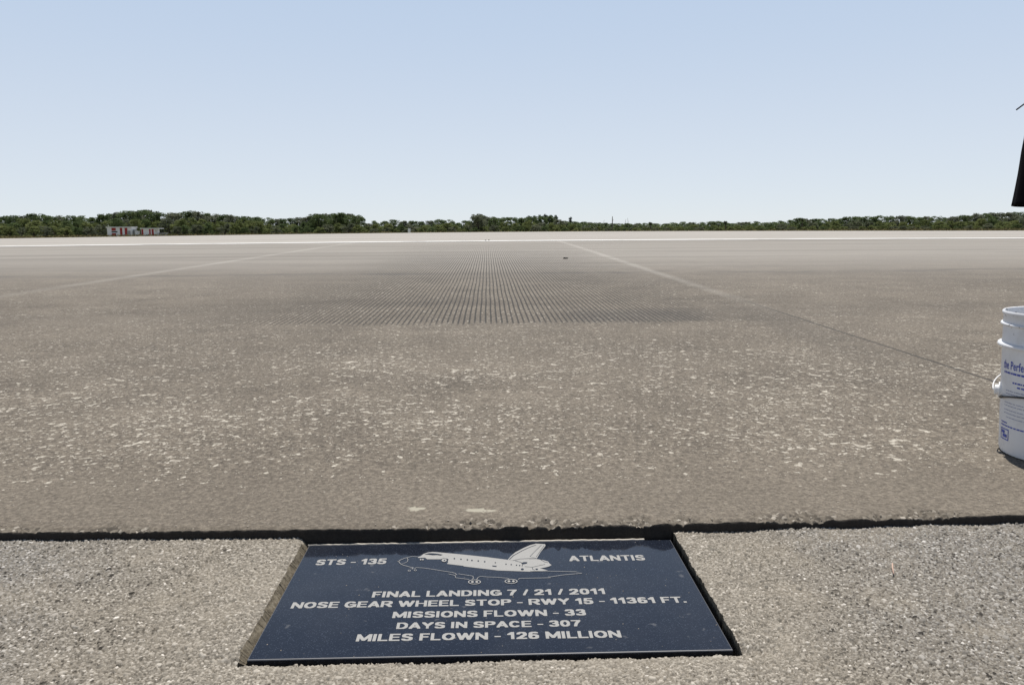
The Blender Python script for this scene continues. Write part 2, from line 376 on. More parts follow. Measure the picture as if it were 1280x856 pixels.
# plaque plan rectangle and recess
PX0, PX1, PY0, PY1 = -.3245, .3265, 1.001, 1.3755
PLZ = -.028
def build_shoulder():
    st = .0011
    xs = np.arange(-1.25, 1.30, st); ys = np.arange(.80, 1.418, st)
    nx, ny = len(xs), len(ys)
    Xg, Yg = np.meshgrid(xs, ys)
    hgt = -.0011 + .0010 * (vnoise(Xg, Yg, 330, 61, 2) - .5) - .0022 * sstep(.66, .76, vnoise(Xg, Yg, 150, 63, 2)); tone = np.full((ny, nx), .3); bind = np.ones((ny, nx))
    pitch_ = .0034
    gx, gy = np.meshgrid(np.arange(xs[0], xs[-1], pitch_), np.arange(ys[0], ys[-1], pitch_))
    cx = (gx + rng.uniform(-.5, .5, gx.shape) * pitch_ * 1.25).ravel(); cy = (gy + rng.uniform(-.5, .5, gx.shape) * pitch_ * 1.25).ravel()
    n = len(cx)
    r = .0009 + .0018 * rng.random(n) ** 2.1; r = np.where(rng.random(n) < .05, r * rng.uniform(1.2, 1.9, n), r)
    asp = rng.uniform(.62, 1.0, n); th = rng.uniform(0, math.pi, n); top = rng.uniform(-.0010, .0006, n) + .10 * (r - .0025) + np.where(rng.random(n) < .03, .0012, 0)
    tx, ty = rng.normal(0, .22, n), rng.normal(0, .26, n); tn = np.clip(rng.beta(2.0, 1.8, n) + np.where(rng.random(n) < .03, .4, 0) - np.where(rng.random(n) < .10, 1.0, 0), 0, 1)
    K = 4
    ix = np.round((cx - xs[0]) / st).astype(int); iy = np.round((cy - ys[0]) / st).astype(int)
    order_h = hgt.copy()
    for dy in range(-K, K + 1):
        for dx in range(-K, K + 1):
            jx, jy = ix + dx, iy + dy
            ok = (jx >= 0) & (jx < nx) & (jy >= 0) & (jy < ny)
            ux = xs[0] + jx * st - cx; uy = ys[0] + jy * st - cy
            a = (ux * np.cos(th) + uy * np.sin(th)) / r; b = (-ux * np.sin(th) + uy * np.cos(th)) / (r * asp)
            q = (np.abs(a) ** 2.6 + np.abs(b) ** 2.6); ok &= q < 1
            h = top + np.minimum(r * .75 * (1 - np.minimum(q, 1)) ** .45, r * .38 + tx * ux + ty * uy) - .0004
            idx = np.where(ok)[0]
            lin = jy[idx] * nx + jx[idx]
            o_ = np.argsort(h[idx]); idx = idx[o_]; lin = lin[o_]
            better = h[idx] > order_h.ravel()[lin]
            idx, lin = idx[better], lin[better]
            order_h.ravel()[lin] = h[idx]; tone.ravel()[lin] = tn[idx]; bind.ravel()[lin] = 0
    low = .006 * (vnoise(Xg, Yg, 3.0, 5, 3) - .5) * sstep(0, .02, np.maximum.reduce([PX0 - Xg, Xg - PX1, PY0 - Yg]))
    z = ASPH + SLOPE * Yg + order_h * 1.05 + low
    # crumbled rim and the cut for the plaque
    jag = .005 * vnoise(Xg, Yg, 60, 12, 3)
    dx_l = PX0 - .0072 - Xg; dx_r = Xg - (PX1 + .0060); dy_n = (PY0 - .0085) - Yg
    dist = np.maximum.reduce([dx_l, dx_r, dy_n]) - jag
    z = z - .0085 * np.exp(-(np.maximum(dy_n, 0) / .035) ** 2) * sstep(-.02, .004, dy_n) * sstep(PX0 - .10, PX0 - .01, Xg) * sstep(PX1 + .10, PX1 + .01, Xg)
    keep = dist > 0
    z = z - .006 * np.exp(-(np.maximum(dist, 0) / .010) ** 2) * (vnoise(Xg, Yg, 35, 15, 3))
    f = grid_faces(ny, nx)
    kv = keep.ravel(); fm = kv[f].all(1)
    f = f[fm]
    co = np.stack([Xg.ravel(), Yg.ravel(), z.ravel()], 1)
    # skirt down the cut: every open edge inside the frame drops to the recess floor
    e = np.concatenate([f[:, [0, 1]], f[:, [1, 2]], f[:, [2, 3]], f[:, [3, 0]]])
    key = np.sort(e, 1); kk = key[:, 0].astype(np.int64) * (nx * ny) + key[:, 1]
    _, inv, cnt = np.unique(kk, return_inverse=True, return_counts=True)
    be = e[cnt[inv] == 1]
    inside = (co[be[:, 0], 0] > -.5) & (co[be[:, 0], 0] < .5) & (co[be[:, 0], 1] > .9) & (co[be[:, 0], 1] < ys[-1] - .001)
    be = be[inside]
    used = np.unique(f); remap = -np.ones(nx * ny, np.int64); remap[used] = np.arange(len(used))
    co2 = co[used]; att = np.stack([tone.ravel()[used], bind.ravel()[used], 0 * used], 1)
    bv = np.unique(be); low_v = co[bv].copy(); low_v[:, 2] = -.075
    lw = (low_v[:, 0] < PX0 - .004) & (low_v[:, 1] > PY0 - .004); low_v[lw, 0] = PX0 - .0012; low_v[lw, 2] = PLZ - .006 + SLOPE * low_v[lw, 1]
    rb = -np.ones(nx * ny, np.int64); rb[bv] = np.arange(len(bv)) + len(bv) * 0
    sk_co = np.concatenate([co[bv], low_v]); nb = len(bv)
    sk_f = np.stack([rb[be[:, 1]], rb[be[:, 0]], rb[be[:, 0]] + nb, rb[be[:, 1]] + nb], 1)
    me = quads('shoulder', co2, remap[f], False)
    a = me.attributes.new('stone', 'FLOAT_VECTOR', 'POINT'); a.data.foreach_set('vector', att.astype(np.float32).ravel())
    tag(link('asphalt_shoulder', me, M['asphalt']), kind='structure')
    sk = quads('recess', sk_co, sk_f, False)
    fl = MB(); fl.box(PX0 - .03, PX1 + .03, PY0 - .03, PY1 + .04, -.085, -.074)
    o = link('plaque_recess', sk, M['recess']); tag(o, kind='structure')
    tag(fl.build('recess_floor', M['recess']), kind='structure')
    # the rest of the shoulder, out of the picture, coarser
    mb = MB()
    def sheet(x0, x1, y0, y1):
        nx_ = 12; v = []; ff = []
        for j in range(2):
            for i in range(nx_ + 1):
                x = x0 + (x1 - x0) * i / nx_; y = (y0, y1)[j]
                if j == 1 and y1 > 1.41: y = float(KX(x)) + .03
                v.append((x, y, ASPH + SLOPE * y))
        for i in range(nx_): ff.append((i, i + 1, nx_ + 2 + i, nx_ + 1 + i))
        mb.add(v, ff)
    sheet(-1.25 + .001, 1.298, -40, .801); sheet(-400, -1.249, -40, 1.418); sheet(1.297, 400, -40, 1.418)
    o = mb.build('asphalt_shoulder', M['asphalt']); tag(o, kind='structure')
    me = o.data; a = me.attributes.new('stone', 'FLOAT_VECTOR', 'POINT')
    a.data.foreach_set('vector', np.tile([.45, .3, 0], len(me.vertices)).astype(np.float32))
build_shoulder()

# far edge line on the runway
xs = np.concatenate([-np.geomspace(300, 1, 50), np.geomspace(1, 300, 50)])
v = []
for x in xs:
    for y in (19.0, 19.75): v.append((x, y, float(zrun(x, y)) + .006))
me = pydata('edge_line', v, [(2 * i, 2 * i + 2, 2 * i + 3, 2 * i + 1) for i in range(len(xs) - 1)])
tag(link('runway_edge_line', me, M['paint']), kind='structure')

# open ground out to the horizon
ZG = -.95
def zland(x): return ZG - .55 * sstep(0, -130, x)
def zground(y):
    y = np.asarray(y, float); return np.where(y < 49, -.40, np.where(y < 70, -.10 + (ZG + .10) * sstep(50.5, 68, y), ZG))
ys_ = np.concatenate([[-3000, -300, -41, -30, 0, 20, 40, 49.2, 50.05, 50.5], np.arange(52, 72, 2), np.geomspace(75, 6000, 30)])
xs_ = np.concatenate([-np.geomspace(6000, 5, 40), np.geomspace(5, 6000, 40)])
Xg, Yg = np.meshgrid(xs_, ys_); Zg = zground(Yg) - np.where((Yg > 49.9) & (Yg < 62), np.clip(dip(Xg), 0, 1), 0) - .55 * sstep(0, -130, Xg) * sstep(55, 80, Yg)
me = quads('ground', np.stack([Xg.ravel(), Yg.ravel(), Zg.ravel()], 1), grid_faces(len(ys_), len(xs_)), True)
tag(link('ground', me, M['grass']), kind='structure')

# ------------------------------------------------------------------ the plaque
def P3(px, py, lift=.0):                          # picture point -> point on the plaque's face, relative to its base
    p = on_plane(px, py, PLZ); return (p[0] - PCX, p[1] - PCY, SLOPE * (p[1] - PCY) + lift)
PCX, PCY = (PX0 + PX1) / 2, (PY0 + PY1) / 2
PCZ = PLZ + SLOPE * PCY
plaque = empty('plaque', (PCX, PCY, PCZ - .035))
tag(plaque, 'dark polished granite plaque with engraved writing and a spacecraft outline, set in the asphalt', 'plaque')
bm = bmesh.new()
bmesh.ops.create_cube(bm, size=1)
for q in bm.verts:
    q.co = Vector((q.co.x * (PX1 - PX0), q.co.y * (PY1 - PY0), (q.co.z - .5) * .035 + 0.035))
    q.co.z += SLOPE * q.co.y
top_e = [e for e in bm.edges if all(q.co.z > .02 for q in e.verts)]
bmesh.ops.bevel(bm, geom=top_e, offset=.0016, segments=2, affect='EDGES', profile=.5)
me = D.meshes.new('slab'); bm.to_mesh(me); bm.free()
slab = link('slab', me, M['granite'], plaque); me.materials.append(M['arris'])
for p_ in me.polygons:
    if .05 < p_.normal.z < .985: p_.material_index = 1

def text_mesh(txt, bold=.036):
    c = D.curves.new('t', 'FONT'); c.body = txt; c.size = 1; c.offset = bold; c.resolution_u = 3; c.fill_mode = 'FRONT'
    c.space_character = 1.06
    o = D.objects.new('t', c); COL.objects.link(o)
    dg = bpy.context.evaluated_depsgraph_get(); dg.update()
    me = D.meshes.new_from_object(o.evaluated_get(dg))
    D.objects.remove(o); D.curves.remove(c)
    return me
def cap_range(me):
    co = np.empty(len(me.vertices) * 3, np.float32); me.vertices.foreach_get('co', co); return co.reshape(-1, 3)
CAP = cap_range(text_mesh('H')); CAP0, CAP1 = CAP[:, 1].min(), CAP[:, 1].max()
def arc(cx, cy, rx, ry, a0, a1, n=22): return [(cx + rx * math.cos(rad(a0 + (a1 - a0) * k / n)), cy + ry * math.sin(rad(a0 + (a1 - a0) * k / n))) for k in range(n + 1)]
BOWL = [(0, 0), (0, 1), (.55, 1)] + arc(.55, .74, .45, .26, 90, -90) + [(.55, .48), (0, .48)]
GLYPH = {'A': (1.0, [[(0, 0), (.5, 1), (1, 0)], [(.2, .26), (.8, .26)]]), 'C': (.98, [arc(.5, .5, .5, .5, 45, 315)]),
 'D': (.98, [[(0, 0), (0, 1), (.45, 1)] + arc(.45, .5, .55, .5, 90, -90) + [(0, 0)]]), 'E': (.86, [[(1, 1), (0, 1), (0, 0), (1, 0)], [(0, .52), (.9, .52)]]),
 'F': (.80, [[(1, 1), (0, 1), (0, 0)], [(0, .50), (.85, .50)]]), 'G': (1.02, [arc(.5, .5, .5, .5, 45, 320), [(.6, .46), (1, .46), (1, .12)]]),
 'H': (1.0, [[(0, 0), (0, 1)], [(1, 0), (1, 1)], [(0, .52), (1, .52)]]), 'I': (.30, [[(0, 0), (0, 1)]]), 'L': (.80, [[(0, 1), (0, 0), (1, 0)]]),
 'M': (1.2, [[(0, 0), (0, 1), (.5, .12), (1, 1), (1, 0)]]), 'N': (1.0, [[(0, 0), (0, 1), (1, 0), (1, 1)]]), 'O': (1.04, [arc(.5, .5, .5, .5, 0, 360, 36)]),
 'P': (.90, [BOWL]), 'R': (1.0, [BOWL, [(.5, .48), (1, 0)]]),
 'S': (.92, [arc(.52, .75, .46, .25, 25, 180, 12) + [(.1, .60), (.5, .52), (.9, .40)] + arc(.5, .25, .5, .25, 10, -155, 14)]),
 'T': (.92, [[(0, 1), (1, 1)], [(.5, 1), (.5, 0)]]), 'W': (1.42, [[(0, 1), (.25, 0), (.5, .95), (.75, 0), (1, 1)]]), 'Y': (1.0, [[(0, 1), (.5, .45), (1, 1)], [(.5, .45), (.5, 0)]]),
 '0': (.86, [arc(.5, .5, .5, .5, 0, 360, 36)]), '1': (.62, [[(.85, 0), (.85, 1), (.0, .70)]]), '2': (.86, [arc(.5, .70, .48, .30, 165, -20, 14) + [(.55, .32), (0, 0), (1, 0)]]),
 '3': (.86, [arc(.48, .75, .46, .25, 160, -90, 14), arc(.48, .25, .52, .25, 90, -160, 14)]), '5': (.86, [[(.95, 1), (.15, 1), (.06, .52)] + arc(.46, .30, .54, .30, 110, -160, 16)]),
 '6': (.86, [arc(.55, .62, .52, .38, 50, 180, 12) + [(.02, .35)] + arc(.5, .28, .48, .28, 180, -180, 24)]), '7': (.86, [[(0, 1), (1, 1), (.55, .5), (.35, 0)]]),
 '/': (.50, [[(0, 0), (1, 1)]]), '-': (.50, [[(0, .38), (1, .38)]]), '.': (.30, [[(0, 0), (0, .04)]])}
def block_text(txt, pw=.262, ph=.165, res=34):
    """heavy block capitals swept with a broad-edged pen, returned as a flat quad mesh one unit tall"""
    V = []; Fq = []; x = 0.0
    for ch in txt:
        if ch == ' ': x += .42; continue
        wd, strokes = GLYPH[ch]; p_w = pw if ch not in '/' else .2
        gw = int(math.ceil((wd + .02) * res)) + 1; gr = np.zeros((res, gw), bool)
        yy, xx = np.mgrid[0:res, 0:gw]; yy = (yy + .5) / res; xx = (xx + .5) / res
        for st_ in strokes:
            pts = [(p_w / 2 + q[0] * max(0, wd - p_w), ph / 2 + q[1] * (1 - ph)) for q in st_]
            for (ax, ay), (bx, by) in zip(pts, pts[1:]):
                m_ = max(2, int(math.hypot(bx - ax, by - ay) * res * 1.2))
                for k in range(m_ + 1):
                    cx, cy = ax + (bx - ax) * k / m_, ay + (by - ay) * k / m_
                    gr |= (np.abs(xx - cx) <= p_w / 2) & (np.abs(yy - cy) <= ph / 2)
        for r_ in range(res):
            row = np.concatenate([[0], gr[r_].astype(int), [0]]); d_ = np.diff(row)
            for a_, b_ in zip(np.where(d_ == 1)[0], np.where(d_ == -1)[0]):
                k = len(V); V += [(x + a_ / res, r_ / res), (x + b_ / res, r_ / res), (x + b_ / res, (r_ + 1) / res), (x + a_ / res, (r_ + 1) / res)]; Fq.append((k, k + 1, k + 2, k + 3))
        x += wd + .10
    return np.array(V), Fq
# (text, left foot, right foot, left top y, right top y) read off the photograph, laid on the stone
LINES = [('STS - 135', (394, 706.2), (482, 704.6), 699.2, 697.8), ('ATLANTIS', (712, 701.2), (807, 700), 694.4, 693.4),
         ('FINAL LANDING 7 / 21 / 2011', (464.4, 746.5), (756.8, 742.2), 739, 735.2),
         ('NOSE GEAR WHEEL STOP - RWY 15 - 11361 FT.', (362.8, 760.2), (858.8, 752.8), 752.6, 745.4),
         ('MISSIONS FLOWN - 33', (490, 772.2), (733, 768.8), 764.6, 760.8),
         ('DAYS IN SPACE - 307', (495, 785.8), (727, 782.4), 778, 774.6),
         ('MILES FLOWN - 126 MILLION', (444.4, 801.4), (777.4, 796.4), 792.6, 787.6)]
for txt, a, b, ta, tb in LINES:
    co, qf = block_text(txt)
    A = Vector(P3(*a)); B = Vector(P3(*b)); TA = Vector(P3(a[0] + .5 * (a[1] - ta), ta)); TB = Vector(P3(b[0] - .4 * (b[1] - tb), tb))
    hgt = ((TA.y - A.y) + (TB.y - B.y)) / 2
    x0, x1 = co[:, 0].min(), co[:, 0].max()
    u = (co[:, 0] - x0) / (x1 - x0); vv = co[:, 1]
    X_ = A.x + (B.x - A.x) * u; Y_ = A.y + (B.y - A.y) * u + hgt * vv
    link('lettering', quads('lettering', np.stack([X_, Y_, SLOPE * Y_ + .0353], 1), qf), M['engraved'], plaque)

# engraved spacecraft, drawn as flat inlaid shapes and lines
def za(x, y): return (490 + x / 10.667, 676 + y / 10.667)
def zb(x, y): return (610 + x / 10.667, 676 + y / 10.667)
em = MB(); dk = MB()
def fillpoly(mb, pts, lift):
    v = [P3(*p) for p in pts]; v = [(p[0], p[1], p[2] + .035 + lift) for p in v]
    mb.add(v, [tuple(range(len(v) - 1, -1, -1))])
def stroke(mb, pts, wpx, lift, closed=False):
    q = [Vector((P3(*p)[0], P3(*p)[1])) for p in pts]; wd = wpx * .62 / 1000 * 1.25 / 2
    n = len(q); v = []; f = []
    for i in range(n):
        a = q[(i - 1) % n] if closed or i else q[i]; b = q[(i + 1) % n] if closed or i < n - 1 else q[i]
        t = (b - a).normalized(); nn = Vector((-t.y, t.x))
        for s_ in (1, -1):
            p = q[i] + nn * wd * s_; v.append((p.x, p.y, SLOPE * p.y + .035 + lift))
    m_ = n if closed else n - 1
    for i in range(m_):
        j = (i + 1) % n; f.append((2 * i, 2 * i + 1, 2 * j + 1, 2 * j))
    mb.add(v, f)
def ell(cx, cy, rx, ry, n=20): return [(cx + rx * math.cos(2 * math.pi * k / n), cy + ry * math.sin(2 * math.pi * k / n)) for k in range(n)]
body = [za(385, 200), za(420, 172), za(480, 152), za(545, 145), za(640, 152), za(860, 172), za(1060, 192), za(1280, 216), zb(120, 232), zb(265, 250),
        zb(330, 258), zb(420, 252), zb(520, 240), zb(640, 238), zb(710, 246), zb(800, 272), zb(820, 300), zb(848, 320), zb(800, 345), zb(700, 365), zb(800, 392), zb(560, 408),
        zb(300, 398), zb(130, 392), zb(0, 376), za(1160, 362), za(960, 338), za(950, 330), za(735, 305), za(755, 240), za(650, 243), za(470, 243), za(440, 222), za(350, 225), za(345, 214)]
fillpoly(em, body, .0003)
tail = [zb(262, 252), zb(300, 205), zb(365, 150), zb(470, 95), zb(560, 55), zb(640, 35), zb(760, 42), zb(768, 62), zb(700, 150), zb(652, 232), zb(520, 240), zb(420, 252), zb(330, 262)]
fillpoly(em, tail, .0004)
stroke(dk, [zb(285, 248), zb(340, 195), zb(460, 128), zb(570, 78), zb(640, 55)], 2.2, .0005)
stroke(dk, [zb(712, 55), zb(640, 125), zb(560, 208), zb(640, 232)], 1.2, .0005)
stroke(dk, [zb(748, 60), zb(700, 130), zb(642, 215)], 1.0, .0005)
stroke(dk, [zb(330, 262), zb(430, 240), zb(540, 234), zb(640, 236), zb(720, 250)], 1.3, .0006)
stroke(dk, [zb(360, 264), zb(440, 285), zb(460, 310), zb(455, 340)], 1.3, .0006)
stroke(dk, [zb(490, 342), zb(590, 350), zb(700, 325), zb(760, 312)], 1.1, .0006)
stroke(dk, [zb(590, 350), zb(595, 378), zb(625, 388)], 1.1, .0006)
stroke(dk, [zb(700, 248), zb(760, 282), zb(800, 290)], 1.1, .0006)
stroke(dk, [zb(700, 368), zb(780, 352), zb(830, 338)], 1.5, .0006)
fillpoly(dk, [zb(445, 295), zb(480, 282), zb(525, 285), zb(522, 300), zb(470, 312)], .0007)
fillpoly(dk, [zb(*p) for p in ell(458, 378, 20, 12)], .0007); fillpoly(dk, [zb(*p) for p in ell(650, 378, 18, 9)], .0007)
fillpoly(dk, [zb(55, 328), zb(115, 334), zb(112, 346), zb(60, 340)], .0007)
fillpoly(dk, [za(430, 182), za(490, 165), za(545, 166), za(610, 172), za(675, 184), za(650, 194), za(600, 188), za(540, 190), za(480, 182)], .0007)
for x, y in ((832, 236), (920, 244), (1005, 252), (1066, 260), (1150, 267), (1236, 277)): fillpoly(dk, [za(*p) for p in ell(x, y, 11, 9, 8)], .0007)
for x, y in ((98, 290), (240, 310), (310, 316), (380, 324), (422, 328)): fillpoly(dk, [zb(*p) for p in ell(x, y, 9, 8, 8)], .0007)
stroke(dk, [za(655, 245), za(690, 230), za(740, 240), za(745, 290)], 1.2, .0007)
stroke(em, [za(350, 214), za(270, 206), za(180, 228), za(110, 256), za(90, 275), za(105, 300), za(150, 325), za(250, 352), za(280, 355), za(270, 378)], 1.3, .0008)
stroke(em, [za(200, 226), za(214, 250), za(205, 278), za(175, 294), za(140, 300)], 1.0, .0008)
stroke(em, [za(305, 372), za(320, 355), za(420, 362), za(560, 382), za(700, 405), za(800, 420), za(840, 432), za(865, 455)], 1.2, .0008)
stroke(em, [za(885, 440), za(1080, 470), za(1085, 500), za(1065, 515)], 1.2, .0008)
stroke(em, [za(755, 442), za(840, 460), za(850, 492), za(1030, 515)], 1.2, .0008)
stroke(em, [za(1130, 520), za(1140, 495), za(1175, 472), za(1280, 482), zb(100, 485), zb(260, 498), zb(290, 512)], 1.2, .0008)
stroke(em, [zb(405, 515), zb(420, 500), zb(600, 497), zb(835, 492), zb(800, 478), zb(840, 480), zb(1000, 455), zb(1255, 432), zb(1170, 412), zb(800, 404), zb(560, 402)], 1.3, .0008)
for x, y in ((230, 398), (310, 392)): stroke(em, [za(*p) for p in ell(x, y, 15, 9, 10)], 1.1, .0008, True)
for fn, cx, cy in ((za, 1100, 548), (zb, 308, 540)):
    stroke(em, [fn(*p) for p in ell(cx, cy, 80, 28, 24)], 2.0, .0008, True)
    for dx in (-28, 30): fillpoly(em, [fn(*p) for p in ell(cx + dx, cy, 18, 13, 12)], .0009)
fillpoly(em, [za(*p) for p in ell(695, 260, 34, 20, 16)], .0008); fillpoly(dk, [za(*p) for p in ell(699, 260, 12, 8, 10)], .0009)
for x in (382, 412): fillpoly(em, [za(*p) for p in ell(x, 250, 12, 10, 8)], .0008)
e1 = em.build('spacecraft_engraving', M['engraved'], plaque)
e2 = dk.build('engraving_detail', M['etch_dark'], e1)
# ragged bead of mortar left between the stone and the kerb
n = 90; v = []; f = []
for i in range(n + 1):
    x = PX0 - .002 + (PX1 - PX0) * .93 * i / n
    r0 = .0012 * random.random(); y0 = PY1 + .0006
    z0 = PLZ + SLOPE * PY1
    v += [(x, y0, z0 - .02), (x, y0, z0 + .0005 + r0), (x, y0 + .0035 + r0, z0 + .0008 + r0 * .5), (x, y0 + .009, z0 - .02)]
for i in range(n):
    for k in range(3): f.append((4 * i + k, 4 * i + 4 + k, 4 * i + 5 + k, 4 * i + 1 + k))
o = link('mortar_bead', pydata('mortar_bead', v, f), M['mortar']); tag(o, kind='structure')

# ------------------------------------------------------------------ the plastic pail
def mat_pail():
    g = G('white_pail_plastic', .38, .5)
    n_ = g.noise(7, 5, .6); sc = g.ss(.66, .70, g.noise(24, 4, .65, .6))
    c = g.mix(n_, (.72, .73, .75), (.82, .82, .83))
    c = g.mix(g.mul(g.ss(.46, .72, g.noise(11, 6, .7)), .28), c, (.45, .42, .36))
    X, Y, Z = g.xyz(); rim = g.ss(.262, .30, Z)
    c = g.mix(g.mul(g.mul(rim, g.ss(.60, .66, g.noise(55, 3, .6))), .9), c, (.07, .06, .05))
    g.col(g.mix(g.mul(sc, .25), c, (.35, .32, .28)))
    g.bump(g.noise(60, 3), .1, .002)
    return g.m
M['pail'] = mat_pail()
M['blue_print'] = plain('blue_printing_ink', (.055, .085, .42), .5, .2, 200)
M['grey_print'] = plain('grey_blue_printing_ink', (.33, .34, .45), .5, .25, 200)
M['wire'] = plain('dark_wire', (.025, .024, .023), .45, .3, 80)
M['white_plastic'] = plain('white_plastic', (.80, .80, .80), .35, .06, 40)
BX, BY = 1.330, 1.755
BZ = SLOPE * BY + .001
pail = empty('plastic_pail', (BX, BY, BZ))
tag(pail, 'white plastic pail with blue printing and wire bail standing on the concrete', 'bucket')
prof = [(.0, .006), (.118, .006), (.122, .0), (.130, .002), (.1325, .010), (.1345, .06), (.138, .15), (.1415, .249), (.1425, .2495), (.1505, .2500), (.152, .2525), (.1505, .257), (.1435, .2600),
        (.1425, .267), (.1428, .297), (.1475, .2985), (.1487, .301), (.1475, .304), (.1437, .3055), (.1437, .321), (.1465, .325), (.1468, .3295), (.1445, .332), (.1415, .3305), (.1402, .323), (.139, .25), (.1335, .10), (.130, .012), (.0, .011)]
MB().lathe(prof, 96).build('body', M['pail'], pail, True).data.set_sharp_from_angle(angle=rad(50))
def rad_at(z):
    for (r0, z0), (r1, z1) in zip(prof[4:], prof[5:]):
        if z0 <= z <= z1: return r0 + (r1 - r0) * (z - z0) / (z1 - z0)
    return .14
FACE = math.atan2(-BY, -BX)                       # direction from the pail to where the photographer kneels
def wrap(co, ang0, z0, size, xs=1.0):
    """flat lettering (x right, y up) wrapped on the pail wall, starting at ang0 from FACE (negative = to the left)"""
    out = []
    for x, y, _ in co:
        z = z0 + y * size; r = rad_at(z) + .0006; a = FACE + ang0 + x * size * xs / r
        out.append((r * math.cos(a), r * math.sin(a), z))
    return np.array(out, np.float32)
def print_text(txt, ang0, z0, size, mat, bold=.012, xs=1.0):
    me = text_mesh(txt, bold); bm = bmesh.new(); bm.from_mesh(me)
    bmesh.ops.subdivide_edges(bm, edges=[e for e in bm.edges if e.calc_length() > .25], cuts=2); bm.to_mesh(me); bm.free()
    me.vertices.foreach_set('co', wrap(cap_range(me), ang0, z0, size, xs).ravel()); me.update(); me.name = 'printing'
    link('printing', me, mat, pail)
LFT = -rad(66)
print_text('the Perfe', -rad(69), .201, .027, M['blue_print'], .012, .68)
def bars(rows, mat):
    mb = MB(); rr = random.Random(3)
    for (a0, z0, hgt, length) in rows:
        s_ = 0.0
        while s_ < length:
            wl = rr.uniform(.003, .011); n = max(1, int(wl / .003))
            pts = []
            for i in range(n + 1):
                for k in (0, 1):
                    z = z0 + k * hgt; r = rad_at(z) + .0006; a = FACE + a0 + (s_ + wl * i / n) / r
                    pts.append((r * math.cos(a), r * math.sin(a), z))
            mb.add(pts, [(2 * i, 2 * i + 2, 2 * i + 3, 2 * i + 1) for i in range(n)])
            s_ += wl + rr.uniform(.0012, .003)
    return mb.build('printing', mat, pail)
bars([(LFT - .02, .190, .0045, .20)], M['blue_print'])
bars([(-rad(52), .170, .0036, .12), (-rad(46), .161, .0036, .10)], M['blue_print'])
bars([(-rad(62), z, .0018, .18) for z in (.150, .143)] + [(-rad(64), z, .0016, .18) for z in (.122, .115, .105, .097)] + [(-rad(60), .088, .0016, .16)], M['grey_print'])
bars([(-rad(70), .073, .003, .025), (-rad(70), .066, .003, .14)], M['blue_print'])
# printed panel low on the wall: outlined blue box
def panel(a0, z0, w_, h_, t):
    mb = MB()
    for (x0, x1, y0, y1) in ((0, w_, 0, t), (0, w_, h_ - t, h_), (0, t, t, h_ - t), (w_ - t, w_, t, h_ - t), (w_ * .12, w_ * .55, h_ * .55, h_ * .82), (w_ * .3, w_ * .82, h_ * .22, h_ * .5)):
        n = 5; pts = []
        for i in range(n + 1):
            for z in (z0 + y0, z0 + y1):
                r = rad_at(z) + .0007; a = FACE + a0 + (x0 + (x1 - x0) * i / n) / r; pts.append((r * math.cos(a), r * math.sin(a), z))
        mb.add(pts, [(2 * i, 2 * i + 2, 2 * i + 3, 2 * i + 1) for i in range(n)])
    return mb.build('printed_panel', M['blue_print'], pail)
panel(-rad(70), .034, .036, .026, .0022)
# bail ears and wire
for sgn, nm in ((-1, 'bail_ear'), (1, 'bail_ear')):
    a = FACE + sgn * rad(83); zc = .141; r = rad_at(zc); er = Vector((math.cos(a), math.sin(a), 0))
    mb = MB(); mb.tube([er * (r - .002) + Vector((0, 0, zc)), er * (r + .004) + Vector((0, 0, zc)), er * (r + .0045) + Vector((0, 0, zc)), er * (r + .011) + Vector((0, 0, zc)), er * (r + .0125) + Vector((0, 0, zc))], [.019, .019, .0125, .012, .0085], 20)
    mb.build(nm, M['white_plastic'], pail, True).data.set_sharp_from_angle(angle=rad(40))
pts = []
for i in range(41):                                # the wire lies back over the far side
    t = 83 + 194 * i / 40; a = FACE + rad(t); k = math.sin(math.pi * i / 40)
    pts.append(((.152 + .012 * k) * math.cos(a), (.152 + .012 * k) * math.sin(a),   .141 + .030 * min(1, k * 1.6)))
MB().tube(pts, .0015, 8).build('bail', M['white_plastic'], pail, True)
pts = []
for i in range(33):                                # a second wire droops round the front
    t = -70 + 128 * i / 32; a = FACE + rad(t); q = i / 32; r = rad_at(.133) + .004 + .010 * math.sin(math.pi * q)
    pts.append((r * math.cos(a), r * math.sin(a), .131 + .020 * math.sin(math.pi * q)))
MB().tube(pts, [.0042, .0042] + [.0022] * 29 + [.0042, .0042], 8).build('front_wire', M['wire'], pail, True)

